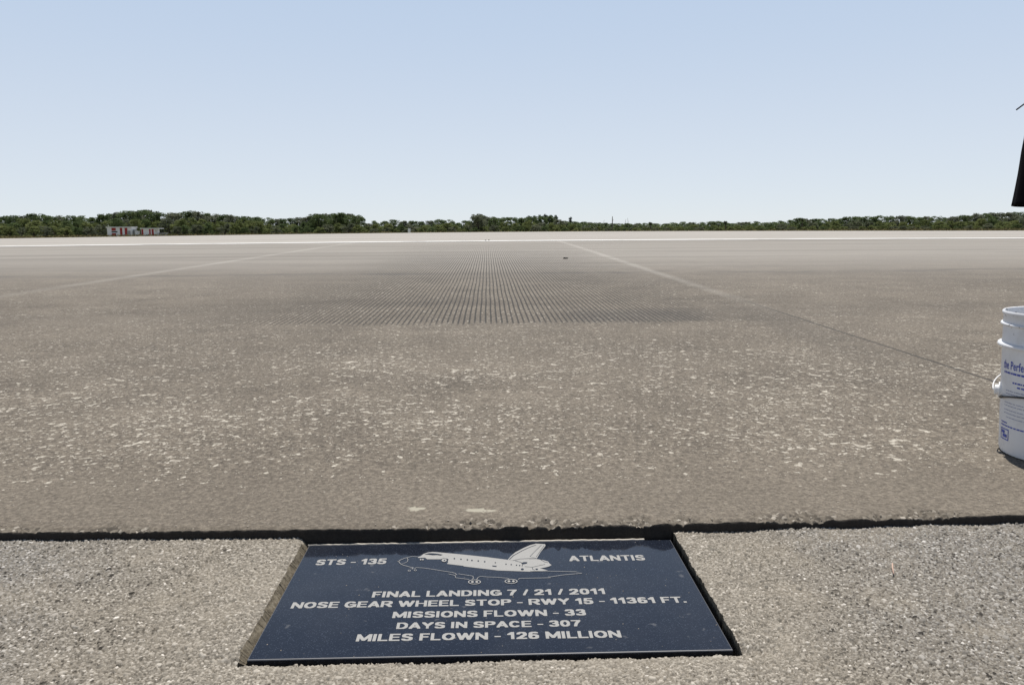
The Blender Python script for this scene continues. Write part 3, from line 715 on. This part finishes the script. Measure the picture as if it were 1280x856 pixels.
# ------------------------------------------------------------------ hooded tripod at the right edge
M['cloth'] = plain('black_cloth', (.0025, .0022, .0035), .95, .3, 40, .05)
M['black_metal'] = plain('black_metal', (.015, .015, .016), .4, .2, 30)
TD = 3.0
pb = at_dist(1268.5, 256, TD); pt = at_dist(1280, 186, TD); pr = at_dist(1270.5, 137.5, TD)
TXc = pb[0] + .395
trip = empty('draped_tripod', (TXc, TD, float(zrun(TXc, TD))))
tag(trip, 'black cloth hood draped over a tripod, cut off by the right edge of the photo', 'tripod')
gz = float(zrun(TXc, TD)); zb_, zt_ = pb[2] - gz, pt[2] - gz
rb_, rt_ = .36, .36 - (pt[0] - pb[0])
n = 72; v = []; f = []
levels = [0, .06, .2, .4, .6, .8, 1.0, 1.3, 1.7, 1.95, 2.1, 2.16]
for li, q in enumerate(levels):
    z = zb_ + (zt_ - zb_) * q
    rr_ = rb_ + (rt_ - rb_) * (q ** .85) if q <= 1 else rt_ * (1 - .06 * (q - 1) - ((q - 1) / 1.2) ** 5 * .98)
    for k in range(n):
        a = 2 * math.pi * k / n; pl = 1 + .025 * (1 - min(q, 1)) * math.sin(a * 9 + 1.5 * math.sin(a * 2)) * sstep(.3, .9, abs(a - math.pi - .55))
        v.append((rr_ * pl * math.cos(a), rr_ * pl * math.sin(a) * .8, z + .004 * math.sin(a * 5) * (1 if q == 0 else 0)))
for li in range(len(levels) - 1):
    for k in range(n): f.append((li * n + k, li * n + (k + 1) % n, (li + 1) * n + (k + 1) % n, (li + 1) * n + k))
f.append(tuple((len(levels) - 1) * n + k for k in range(n)))
cl = link('hood', pydata('hood', v, f, True), M['cloth'], trip)
md = cl.modifiers.new('thick', 'SOLIDIFY'); md.thickness = .004
for k in range(3):
    a = rad(30 + 120 * k)
    MB().tube([(.03 * math.cos(a), .03 * math.sin(a), .72), (.24 * math.cos(a), .24 * math.sin(a), .0)], [.014, .010], 10).build('leg', M['black_metal'], trip, True)
MB().tube([(0, 0, .55), (0, 0, .95)], .016, 10).build('column', M['black_metal'], trip, True)
p0 = Vector((pr[0] - TXc, 0, pr[2] - gz))
pe = at_dist(1284, 127.5, TD); p1 = Vector((pe[0] - TXc, 0, pe[2] - gz)); dd = (p1 - p0)
MB().tube([p0, p0 + dd * 3, Vector((0, 0, zb_ + (zt_ - zb_) * 2.1))], .0028, 8).build('arm', M['black_metal'], trip, True)

# ------------------------------------------------------------------ small things lying about
M['rubber'] = plain('black_rubber_scrap', (.02, .018, .016), .8, .3, 60)
def scrap(name, loc, w_, h_, mat, label, cat, seed, d_=None, group=None):
    r_ = random.Random(seed); bm = bmesh.new(); bmesh.ops.create_icosphere(bm, subdivisions=2, radius=1)
    for q in bm.verts:
        k = r_.uniform(.75, 1.2); q.co = Vector((q.co.x * w_ * k, q.co.y * (d_ or w_) * .6 * k, (q.co.z * .6 + .45) * h_ * k))
    me = D.meshes.new(name); bm.to_mesh(me); bm.free()
    o = link(name, me, mat); o.location = loc; tag(o, label, cat, group); return o
p = on_plane(707, 323.6); scrap('rubber_scrap', (p[0], p[1], zrun(p[0], p[1])), .034, .018, M['rubber'], 'small black scrap lying on the runway left of the pale joint line', 'scrap', 3)
for k, px in enumerate((607, 611)):
    p = at_dist(px, 300, 20.0); scrap('dark_pebble', (p[0], 19.6 + .3 * k, float(zrun(p[0], 19.7))), .02, .022, M['rubber'],
        ('left' if k == 0 else 'right') + ' one of two tiny dark lumps beside the white edge line', 'debris', 5 + k, group='dark lumps by the edge line')
gb = MB(); rg = np.random.default_rng(21); GB = [Vector(q) for q in ((1, 0, 0), (-1, 0, 0), (0, 1, 0), (0, -1, 0), (0, 0, 1), (0, 0, -.6))]
GF = [(0, 2, 4), (2, 1, 4), (1, 3, 4), (3, 0, 4), (2, 0, 5), (1, 2, 5), (3, 1, 5), (0, 3, 5)]
for k in range(420):
    if k < 330: x = rg.uniform(-1.0, 1.1); y = float(KX(x)) + .012 + rg.exponential(.10); z = float(zrun(x, y)); r0 = rg.uniform(.0008, .0024)
    else: x = rg.uniform(PX0, PX1); y = PY0 + (PY1 - PY0) * rg.random(); z = PLZ + SLOPE * y; r0 = rg.uniform(.0004, .0011)
    qa = Quaternion((0, 0, 1), rg.uniform(0, 6.28)); sc = Vector((r0 * rg.uniform(.8, 1.5), r0, r0 * rg.uniform(.5, .8)))
    gb.add([Vector((x, y, z + sc.z * .4)) + qa @ Vector((p.x * sc.x, p.y * sc.y, p.z * sc.z)) for p in GB], GF)
tag(gb.build('grit', plain('pale_grit', (.34, .30, .25), .9, .45, 90)), 'loose pale grit strewn along the lip of the slab and over the plaque', 'grit', kind='stuff')
M['twig'] = plain('pink_straw', (.52, .36, .28), .7, .1, 50)
a = on_plane(1115.5, 704, ASPH + .004); b = on_plane(1117, 717, ASPH + .004)
tw = MB().tube([(0, 0, 0), ((b[0] - a[0]) * .6 + .001, (b[1] - a[1]) * .5, .0012), (b[0] - a[0], b[1] - a[1], 0)], .0013, 6).build('straw', M['twig'], None, True)
tw.location = (a[0], a[1], a[2]); tag(tw, 'thin pinkish straw lying on the asphalt right of the plaque', 'straw')

# ------------------------------------------------------------------ trees
def mat_leaf(name, c0, c1, c2):
    g = G(name, .8, .08)
    k = g.n('SeparateXYZ'); g.put(k.inputs[0], g.attr('tint')[1])
    oi = g.n('ObjectInfo').outputs['Random']
    t = g.add(g.mul(k.outputs[0], .7), g.mul(oi, .3))
    c = g.ramp(t, [(.1, c0), (.5, c1), (.95, c2)])
    g.col(c)
    tr = g.n('BsdfTranslucent'); g.put(tr.inputs[0], c); ms = g.n('MixShader'); ms.inputs[0].default_value = .45
    g.t.links.new(g.b.outputs[0], ms.inputs[1]); g.t.links.new(tr.outputs[0], ms.inputs[2])
    g.t.links.new(ms.outputs[0], g.t.nodes['Material Output'].inputs[0])
    return g.m
LEAF = [mat_leaf('oak_leaves', (.060, .084, .036), (.108, .148, .062), (.175, .215, .098)),
        mat_leaf('scrub_leaves', (.092, .114, .044), (.165, .195, .074), (.25, .275, .120)),
        mat_leaf('grey_green_leaves', (.095, .110, .072), (.155, .172, .114), (.225, .235, .160)),
        mat_leaf('needle_leaves', (.060, .080, .074), (.092, .118, .106), (.13, .158, .14)),
        mat_leaf('palm_leaves', (.035, .050, .020), (.065, .085, .034), (.115, .135, .06))]
M['bark'] = plain('grey_bark', (.10, .085, .07), .9, .4, 12, .1)
M['dead'] = plain('weathered_dead_wood', (.16, .145, .125), .9, .3, 12, .1)
def leaf_quads(cen, size, rg, up=.35):
    n = len(cen); nrm = rg.normal(size=(n, 3)); nrm[:, 1] -= .35; nrm[:, 2] = np.abs(nrm[:, 2]) + up; nrm /= np.linalg.norm(nrm, axis=1)[:, None]
    t = np.cross(nrm, rg.normal(size=(n, 3))); t /= np.linalg.norm(t, axis=1)[:, None]; b = np.cross(nrm, t)
    s_ = size * rg.uniform(.6, 1.3, n)[:, None]
    q = np.stack([cen - t * s_ - b * s_ * .2, cen + b * s_ * .62 - t * s_ * .1, cen + t * s_ + b * s_ * .15, cen - b * s_ * .6 + t * s_ * .1], 1)
    return q.reshape(-1, 3), np.arange(n * 4).reshape(-1, 4)
def crown_mesh(seed, kind):
    """unit-height plant, crown of many leaf faces in uneven clumps"""
    rg = np.random.default_rng(seed); P = []; T = []; trunks = MB()
    if kind == 'oak': ncl, z0, z1, rw, per, ls = 52, .16, .95, .50, 64, .032
    elif kind == 'scrub': ncl, z0, z1, rw, per, ls = 44, .06, .90, .58, 56, .038
    elif kind == 'pine': ncl, z0, z1, rw, per, ls = 40, .25, .97, .17, 44, .026
    elif kind == 'round': ncl, z0, z1, rw, per, ls = 60, .10, .95, .54, 66, .030
    for i in range(ncl):
        z = rg.uniform(z0, z1); f_ = (z - z0) / (z1 - z0)
        env = {'oak': (.55 + .45 * math.sin(math.pi * min(1, f_ * .95 + .08))) * (1 - .35 * f_ ** 3), 'scrub': 1 - .45 * f_ ** 2,
               'pine': 1 - .78 * f_ + .1, 'round': math.sqrt(max(.05, 1 - (f_ * 1.0 - .25) ** 2 / .62))}[kind]
        a = rg.uniform(0, 2 * math.pi); rr_ = rw * env * math.sqrt(rg.uniform(.1, 1)) * rg.uniform(.8, 1.12)
        c = np.array([rr_ * math.cos(a), rr_ * math.sin(a), z])
        cr = rg.uniform(.075, .15) * (.6 if kind == 'pine' else 1)
        d = rg.normal(size=(per, 3)); d /= np.linalg.norm(d, axis=1)[:, None]
        pts = c + d * (cr * rg.uniform(.45, 1.08, per) ** .7)[:, None] * np.array([1.15, 1.15, .75])
        pts = pts[pts[:, 2] > .01]; pts[:, 2] = np.minimum(pts[:, 2], 1.0)
        P.append(pts); T.append(np.clip(rg.normal(.5, .20) + rg.normal(0, .10, len(pts)), 0, 1))
        if i % 3 == 0:
            b0 = (0.02 * math.cos(a), .02 * math.sin(a), max(.05, z0 * .6)); trunks.tube([b0, tuple(c * np.array([.5, .5, .85])), tuple(c)], [.014, .009, .004], 5, False)
    P = np.concatenate(P); T = np.concatenate(T); P[:, 2] = np.clip(P[:, 2] / np.quantile(P[:, 2], .985), 0, 1.04)
    co, f = leaf_quads(P, ls, rg); me = quads('crown', co, f)
    at = me.attributes.new('tint', 'FLOAT_VECTOR', 'POINT'); at.data.foreach_set('vector', np.repeat(np.stack([T, T, T], 1), 4, 0).astype(np.float32).ravel())
    hh = {'oak': .8, 'scrub': .5, 'pine': .97, 'round': .7}[kind]
    trunks.tube([(0, 0, -.05), (.012, .006, hh * .35), (-.01, .012, hh * .7), (0, 0, hh)], [.032, .024, .016, .006], 7)
    return me, pydata('trunk', trunks.v, trunks.f, True)
PROTO = {}
def proto(kind, seed, leaf):
    k = (kind, seed, leaf)
    if k not in PROTO:
        cm, tm = crown_mesh(seed, kind); cm.materials.append(LEAF[leaf]); tm.materials.append(M['bark']); PROTO[k] = (cm, tm)
    return PROTO[k]
NAMES = {'oak': 'oak_tree', 'scrub': 'shrub', 'pine': 'pine_tree', 'round': 'broadleaf_tree'}
def plant(kind, seed, leaf, x, y, h, wd, label, group, cat=None):
    t = empty(NAMES[kind], (x, y, float(zland(x))), random.uniform(0, 6.28)); t.scale = (h * wd, h * wd, h)
    tag(t, label, cat or ('shrub' if kind == 'scrub' else 'tree'), group)
    cm, tm = proto(kind, seed, leaf)
    link('crown', cm, None, t); link('trunk', tm, None, t)
    return t
SKY_ = [(-90, 272), (-20, 273), (15, 271), (40, 268), (70, 271), (95, 269), (110, 274), (130, 268), (150, 266), (180, 263.5), (205, 268), (240, 265.5), (262, 267), (290, 270), (320, 272), (345, 275), (370, 272), (392, 269),
        (410, 267), (435, 267.5), (450, 272), (458, 280), (470, 277), (490, 275), (510, 278), (530, 276), (556, 274), (575, 280), (582, 276), (598, 268), (620, 272), (645, 273), (665, 271),
        (690, 271), (705, 276), (725, 276), (745, 279), (770, 280), (800, 278), (830, 279), (860, 278), (885, 277), (900, 277), (920, 279), (940, 277), (960, 278), (985, 276), (1000, 273), (1020, 273), (1040, 273), (1060, 272),
        (1100, 270), (1130, 271), (1165, 271), (1190, 271.5), (1210, 269), (1240, 267), (1270, 266.5), (1300, 266), (1370, 266)]
def skyline(px):
    for (a, ya), (b, yb) in zip(SKY_, SKY_[1:]):
        if a <= px <= b: return ya + (yb - ya) * (px - a) / (b - a)
    return 272
def top_h(px, py, dist):
    p = at_dist(px, py, dist); return float(p[2] - zland(p[0]))
R2 = random.Random(11)
# back row: the skyline itself
px = -70
while px < 1350:
    d = 246 + R2.uniform(-8, 8); y = skyline(px) + R2.uniform(-.6, 1.4); h = top_h(px, y, d); X = at_dist(px, y, d)[0]
    far_r = px > 640
    kind, leaf = R2.choice([('oak', 0), ('oak', 0), ('round', 0), ('oak', 2)])
    plant(kind, R2.randint(0, 4), leaf, X, d, h, R2.uniform(.85, 1.15) * (6.2 / h) ** .5,
          'dark spreading tree in the back row of the ' + ('right' if far_r else 'left') + ' half of the treeline', 'back row trees, ' + ('right' if far_r else 'left') + ' half')
    px += R2.uniform(8.5, 13)
# middle row
px = -75
while px < 1355:
    d = 222 + R2.uniform(-8, 8); sl = skyline(px); y = sl + (290 - sl) * R2.uniform(.22, .50); h = top_h(px, y, d); X = at_dist(px, y, d)[0]
    kind, leaf = R2.choice([('oak', 0), ('round', 1), ('scrub', 1), ('scrub', 2), ('oak', 1)])
    far_r = px > 640
    nm = 'mid-height bushy ' + {'oak': 'oak', 'round': 'round-crowned tree', 'scrub': 'scrub bush'}[kind]
    plant(kind, R2.randint(0, 4), leaf, X, d, h, R2.uniform(.95, 1.3) * (3.6 / h) ** .5,
          nm + ' in the middle rank of the ' + ('right' if far_r else 'left') + ' half of the treeline', 'middle rank ' + kind + ' plants, ' + ('right' if far_r else 'left') + ' half')
    px += R2.uniform(11, 17)
# front row of low scrub
px = -80
while px < 1360:
    d = 203 + R2.uniform(-6, 6)
    if 128 < px < 214: d = 226
    sl = skyline(px); hh = R2.uniform(.50, .72); y = sl + (291 - sl) * hh; h = top_h(px, y, d); X = at_dist(px, y, d)[0]
    far_r = px > 640
    plant('scrub', R2.randint(0, 4), R2.choice([1, 1, 2, 0]), X, d, max(h, 1.2), R2.uniform(1.1, 1.6) * (2.2 / max(h, 1.2)) ** .5,
          'low scrub bush at the front foot of the ' + ('right' if far_r else 'left') + ' half of the treeline', 'low front scrub, ' + ('right' if far_r else 'left') + ' half')
    px += R2.uniform(10, 16)
# trees that stand out
def single(kind, seed, leaf, px, py, d, wd, label, group=None):
    h = top_h(px, py, d); return plant(kind, seed, leaf, at_dist(px, py, d)[0], d, h, wd, label, group)
single('round', 1, 0, 398, 268.5, 214, 1.1, 'tall dark round tree left of the gap in the treeline')
single('oak', 2, 0, 424, 267, 213, 1.25, 'tallest dark oak beside the dip in the left half of the treeline')
single('round', 3, 0, 446, 270, 215, .8, 'narrow dark tree at the very edge of the dip in the treeline')
single('round', 4, 2, 597, 268.5, 210, 1.05, 'dense grey-green dome-shaped tree left of the picture centre')
single('oak', 0, 0, 617, 272, 216, .9, 'dark oak just right of the grey-green dome-shaped tree')
single('round', 2, 0, 180, 264, 240, 1.1, 'highest dark tree behind the red and white sheds')
for k, (px, py) in enumerate(((652, 273), (660, 270.6), (668, 270), (675, 269.4), (682, 268.6), (689, 269.3), (695, 269.8), (713, 272))):
    single('pine', k % 3, 3, px, py, 300, 1.0, 'bluish slender pine rising behind the treeline right of centre' if k < 7 else 'lone slender pine just right of the bluish pine clump', 'bluish pines behind the treeline' if k < 7 else None)
# understory that closes the foot of the wood
rg = np.random.default_rng(5); n = 26000
pxs = rg.uniform(-100, 1380, n); ds = rg.uniform(236, 262, n)
P = np.zeros((n, 3)); P[:, 1] = ds; P[:, 0] = (pxs - 609) / 1000 * ds; hm = 1.5 + 1.6 * vnoise(P[:, 0], 0 * P[:, 0], .15, 8, 3)
P[:, 2] = zland(P[:, 0]) + rg.random(n) ** .8 * hm
co, f = leaf_quads(P, .28, rg); me = quads('undergrowth', co, f)
T = np.clip(vnoise(P[:, 0], P[:, 2] * 2, .5, 3, 2) + rg.normal(0, .12, n), 0, 1)
at = me.attributes.new('tint', 'FLOAT_VECTOR', 'POINT'); at.data.foreach_set('vector', np.repeat(np.stack([T, T, T], 1), 4, 0).astype(np.float32).ravel())
tag(link('undergrowth', me, LEAF[0]), 'dense undergrowth filling the foot of the far wood', 'undergrowth', kind='stuff')
n = 16000; rg = np.random.default_rng(9); P = np.zeros((n, 3)); P[:, 1] = rg.uniform(186, 196, n); P[:, 0] = (rg.uniform(-100, 1380, n) - 609) / 1000 * P[:, 1]
hm = .35 + .45 * vnoise(P[:, 0], P[:, 1], .3, 4, 3); P[:, 2] = zland(P[:, 0]) + rg.random(n) * hm
co, f = leaf_quads(P, .16, rg, .0); me = quads('tall_grass', co, f)
g = G('dry_tall_grass', .9, .1); g.col(g.ramp(g.noise(.6, 4), [(.3, (.11, .105, .045)), (.6, (.19, .155, .075)), (.8, (.12, .13, .055))]))
tag(link('tall_grass', me, g.m), 'strip of tall dry grass along the front of the treeline', 'grass', kind='stuff')
# sabal palms
def palm(px, py, d, label):
    h = top_h(px, py, d); t = empty('palm_tree', (at_dist(px, py, d)[0], d, float(zland(at_dist(px, py, d)[0])))); tag(t, label, 'palm')
    rg = np.random.default_rng(int(px)); MB().tube([(0, 0, -.1), (.05, 0, h * .5), (0, .05, h - .55)], [.16, .13, .12], 8).build('trunk', M['bark'], t, True)
    v = []; f = []
    for i in range(46):
        a = rg.uniform(0, 6.28); el = rg.uniform(-.6, 1.3); L = rg.uniform(.55, .85)
        dr = Vector((math.cos(a) * math.cos(el), math.sin(a) * math.cos(el), math.sin(el))); sd_ = dr.orthogonal().normalized(); b0 = Vector((0, .05, h - .65))
        tip = b0 + dr * L - Vector((0, 0, .12)); mid_ = b0 + dr * L * .6; k = len(v)
        v += [b0, mid_ + sd_ * .16, tip, mid_ - sd_ * .16]; f.append((k, k + 1, k + 2, k + 3))
    me = pydata('fronds', v, f); at = me.attributes.new('tint', 'FLOAT_VECTOR', 'POINT'); at.data.foreach_set('vector', np.repeat(rg.random((46, 1)), 12).astype(np.float32))
    link('fronds', me, LEAF[4], t)
palm(907, 275.6, 214, 'round-headed palm standing above the right half of the treeline')
palm(1003, 272.6, 216, 'palm with a rounded head left of the tall trees at right')
palm(813, 277, 214, 'small palm near the middle of the right-hand treeline')
# dead stems
def snag(px, py, d, r, label, lean=0.0, group=None):
    h = top_h(px, py, d); t = MB().tube([(0, 0, -.1), (lean * .4, 0, h * .5), (lean, 0, h)], [r, r * .85, r * .6], 7)
    t.tube([(lean * .6, 0, h * .7), (lean * .6 + .35, .1, h * .82)], [r * .4, r * .15], 5)
    o = t.build('dead_trunk', M['dead'], None, True); o.location = (at_dist(px, py, d)[0], d, float(zland(at_dist(px, py, d)[0]))); tag(o, label, 'dead tree', group)
snag(765.5, 270.5, 205, .15, 'bare upright dead trunk standing above the low treeline right of centre')
snag(780, 274, 207, .05, 'thin bare dead stem right of the bare upright trunk', .5)
snag(786, 272.5, 207, .05, 'thin bare dead stem furthest right of the bare upright trunk', -.3)
snag(752, 275, 207, .045, 'thin leaning dead stem left of the bare upright trunk', .7)

# ------------------------------------------------------------------ red and white equipment sheds
M['shed_white'] = plain('white_shed_paint', (.84, .83, .81), .6, .08, 3)
M['shed_red'] = plain('red_shed_paint', (.36, .030, .024), .6, .2, 3)
M['shed_roof'] = plain('pale_shed_roof', (.84, .83, .81), .6, .08, 3)
M['shed_dark'] = plain('dark_louvre', (.03, .03, .03), .6, .2, 3)
M['grey_metal'] = plain('grey_cabinet', (.33, .33, .32), .6, .15, 3)
SD = 196.0
def pxw(a, b): return (b - a) / 1000 * SD
def shed(px0, px1, ytop, stripes, label, depth, roof_over):
    xa = at_dist(px0, 290, SD)[0]; xb = at_dist(px1, 290, SD)[0]; h = top_h((px0 + px1) / 2, ytop, SD); wd = xb - xa
    t = empty('equipment_shed', ((xa + xb) / 2, SD, float(zland((xa + xb) / 2)))); tag(t, label, 'shed')
    MB().box(-wd / 2, wd / 2, 0, depth, 0, h - .22).build('wall', M['shed_white'], t)
    MB().box(-wd / 2 - .12, wd / 2 + .12 + roof_over, -.3, depth + .2, h - .215, h).build('roof', M['shed_roof'], t)
    for (a, b, za_, zb2) in stripes:
        x0 = -wd / 2 + (a - px0) / (px1 - px0) * wd; x1 = -wd / 2 + (b - px0) / (px1 - px0) * wd
        MB().box(x0, x1, -.012, .05, h * za_ + .002, (h - .225) * zb2).build('red_panel', M['shed_red'], t)
    return t, wd, h
t, wd, h = shed(134, 164, 283.6, [(139.6, 145, 0, .42), (139.6, 145, .62, 1), (150, 153, 0, 1), (156, 159.4, 0, 1)], 'larger white shed with red stripes and flat pale roof before the trees', 3.2, 0)
x0 = -wd / 2 + (139.6 - 134) / 30 * wd
MB().box(x0, x0 + 1.35, -.03, .04, h * .46, h * .58).build('louvre', M['shed_dark'], t)
MB().box(wd / 2 - .95, wd / 2 - .15, -.03, .04, .02, h * .62).build('door', M['grey_metal'], t)
t, wd, h = shed(176.5, 193.5, 285.2, [(176.9, 179.2, .25, 1), (186.4, 188.4, 0, 1), (189.6, 192.2, 0, 1)], 'smaller white shed with red stripes right of the larger striped shed', 2.8, .9)
MB().tube([(wd / 2 + .85, -.1, 0), (wd / 2 + .85, -.1, h - .22)], .07, 8).build('post', M['shed_white'], t)
def cabinet(px0, px1, ytop, d, dep, mat, name, label, cat):
    xa = at_dist(px0, 290, d)[0]; xb = at_dist(px1, 290, d)[0]; h = top_h((px0 + px1) / 2, ytop, d); wd = xb - xa
    t = empty(name, ((xa + xb) / 2, d, float(zland((xa + xb) / 2)))); tag(t, label, cat)
    MB().box(-wd / 2, wd / 2, 0, dep, .12, h - .08).build('housing', mat, t)
    MB().box(-wd / 2 - .05, wd / 2 + .05, -.06, dep + .05, h - .078, h).build('lid', mat, t)
    for sx in (-1, 1): MB().box(sx * wd * .4 - .06, sx * wd * .4 + .06, .1, dep - .1, 0, .118).build('foot', M['grey_metal'], t)
    for k in (-.25, .25): MB().box(wd * k - .02, wd * k + .02, -.02, .01, .2, h - .15).build('seam', M['shed_dark'], t)
    return t
cabinet(164.6, 168, 287.2, 197, 1.2, M['grey_metal'], 'equipment_cabinet', 'grey cabinet touching the right side of the larger striped shed', 'cabinet')
cabinet(168.8, 172.6, 288.8, 196, 1.0, M['shed_white'], 'equipment_cabinet', 'small white cabinet between the two striped sheds', 'cabinet')
cabinet(196.5, 208, 291, 198, 1.0, M['grey_metal'], 'equipment_cabinet', 'long low grey cabinet right of the smaller striped shed', 'cabinet')
def pole(px, ytop, d, label):
    h = top_h(px, ytop, d); t = empty('antenna_mast', (at_dist(px, 290, d)[0], d, float(zland(at_dist(px, 290, d)[0])))); tag(t, label, 'mast')
    MB().tube([(0, 0, 0), (0, 0, h)], .05, 8).build('pole', M['grey_metal'], t, True)
    MB().box(-.45, .45, -.03, .03, h - .35, h - .27).build('crossbar', M['grey_metal'], t)
pole(171, 283.5, 199, 'thin grey mast between the two striped sheds')
# marker post box further right
d = 150.0; h = top_h(511.5, 286, d); t = empty('marker_post', (at_dist(511.5, 288, d)[0], d, float(zland(at_dist(511.5, 288, d)[0])))); tag(t, 'small white upright marker box standing before the trees at the pavement edge', 'marker')
MB().box(-.21, .21, -.15, .15, .25, h).build('housing', M['shed_white'], t)
MB().box(-.26, .26, -.2, .2, h + .002, h + .08).build('cap', M['shed_roof'], t)
MB().box(-.08, .08, -.08, .08, 0, .249).build('post', M['grey_metal'], t)
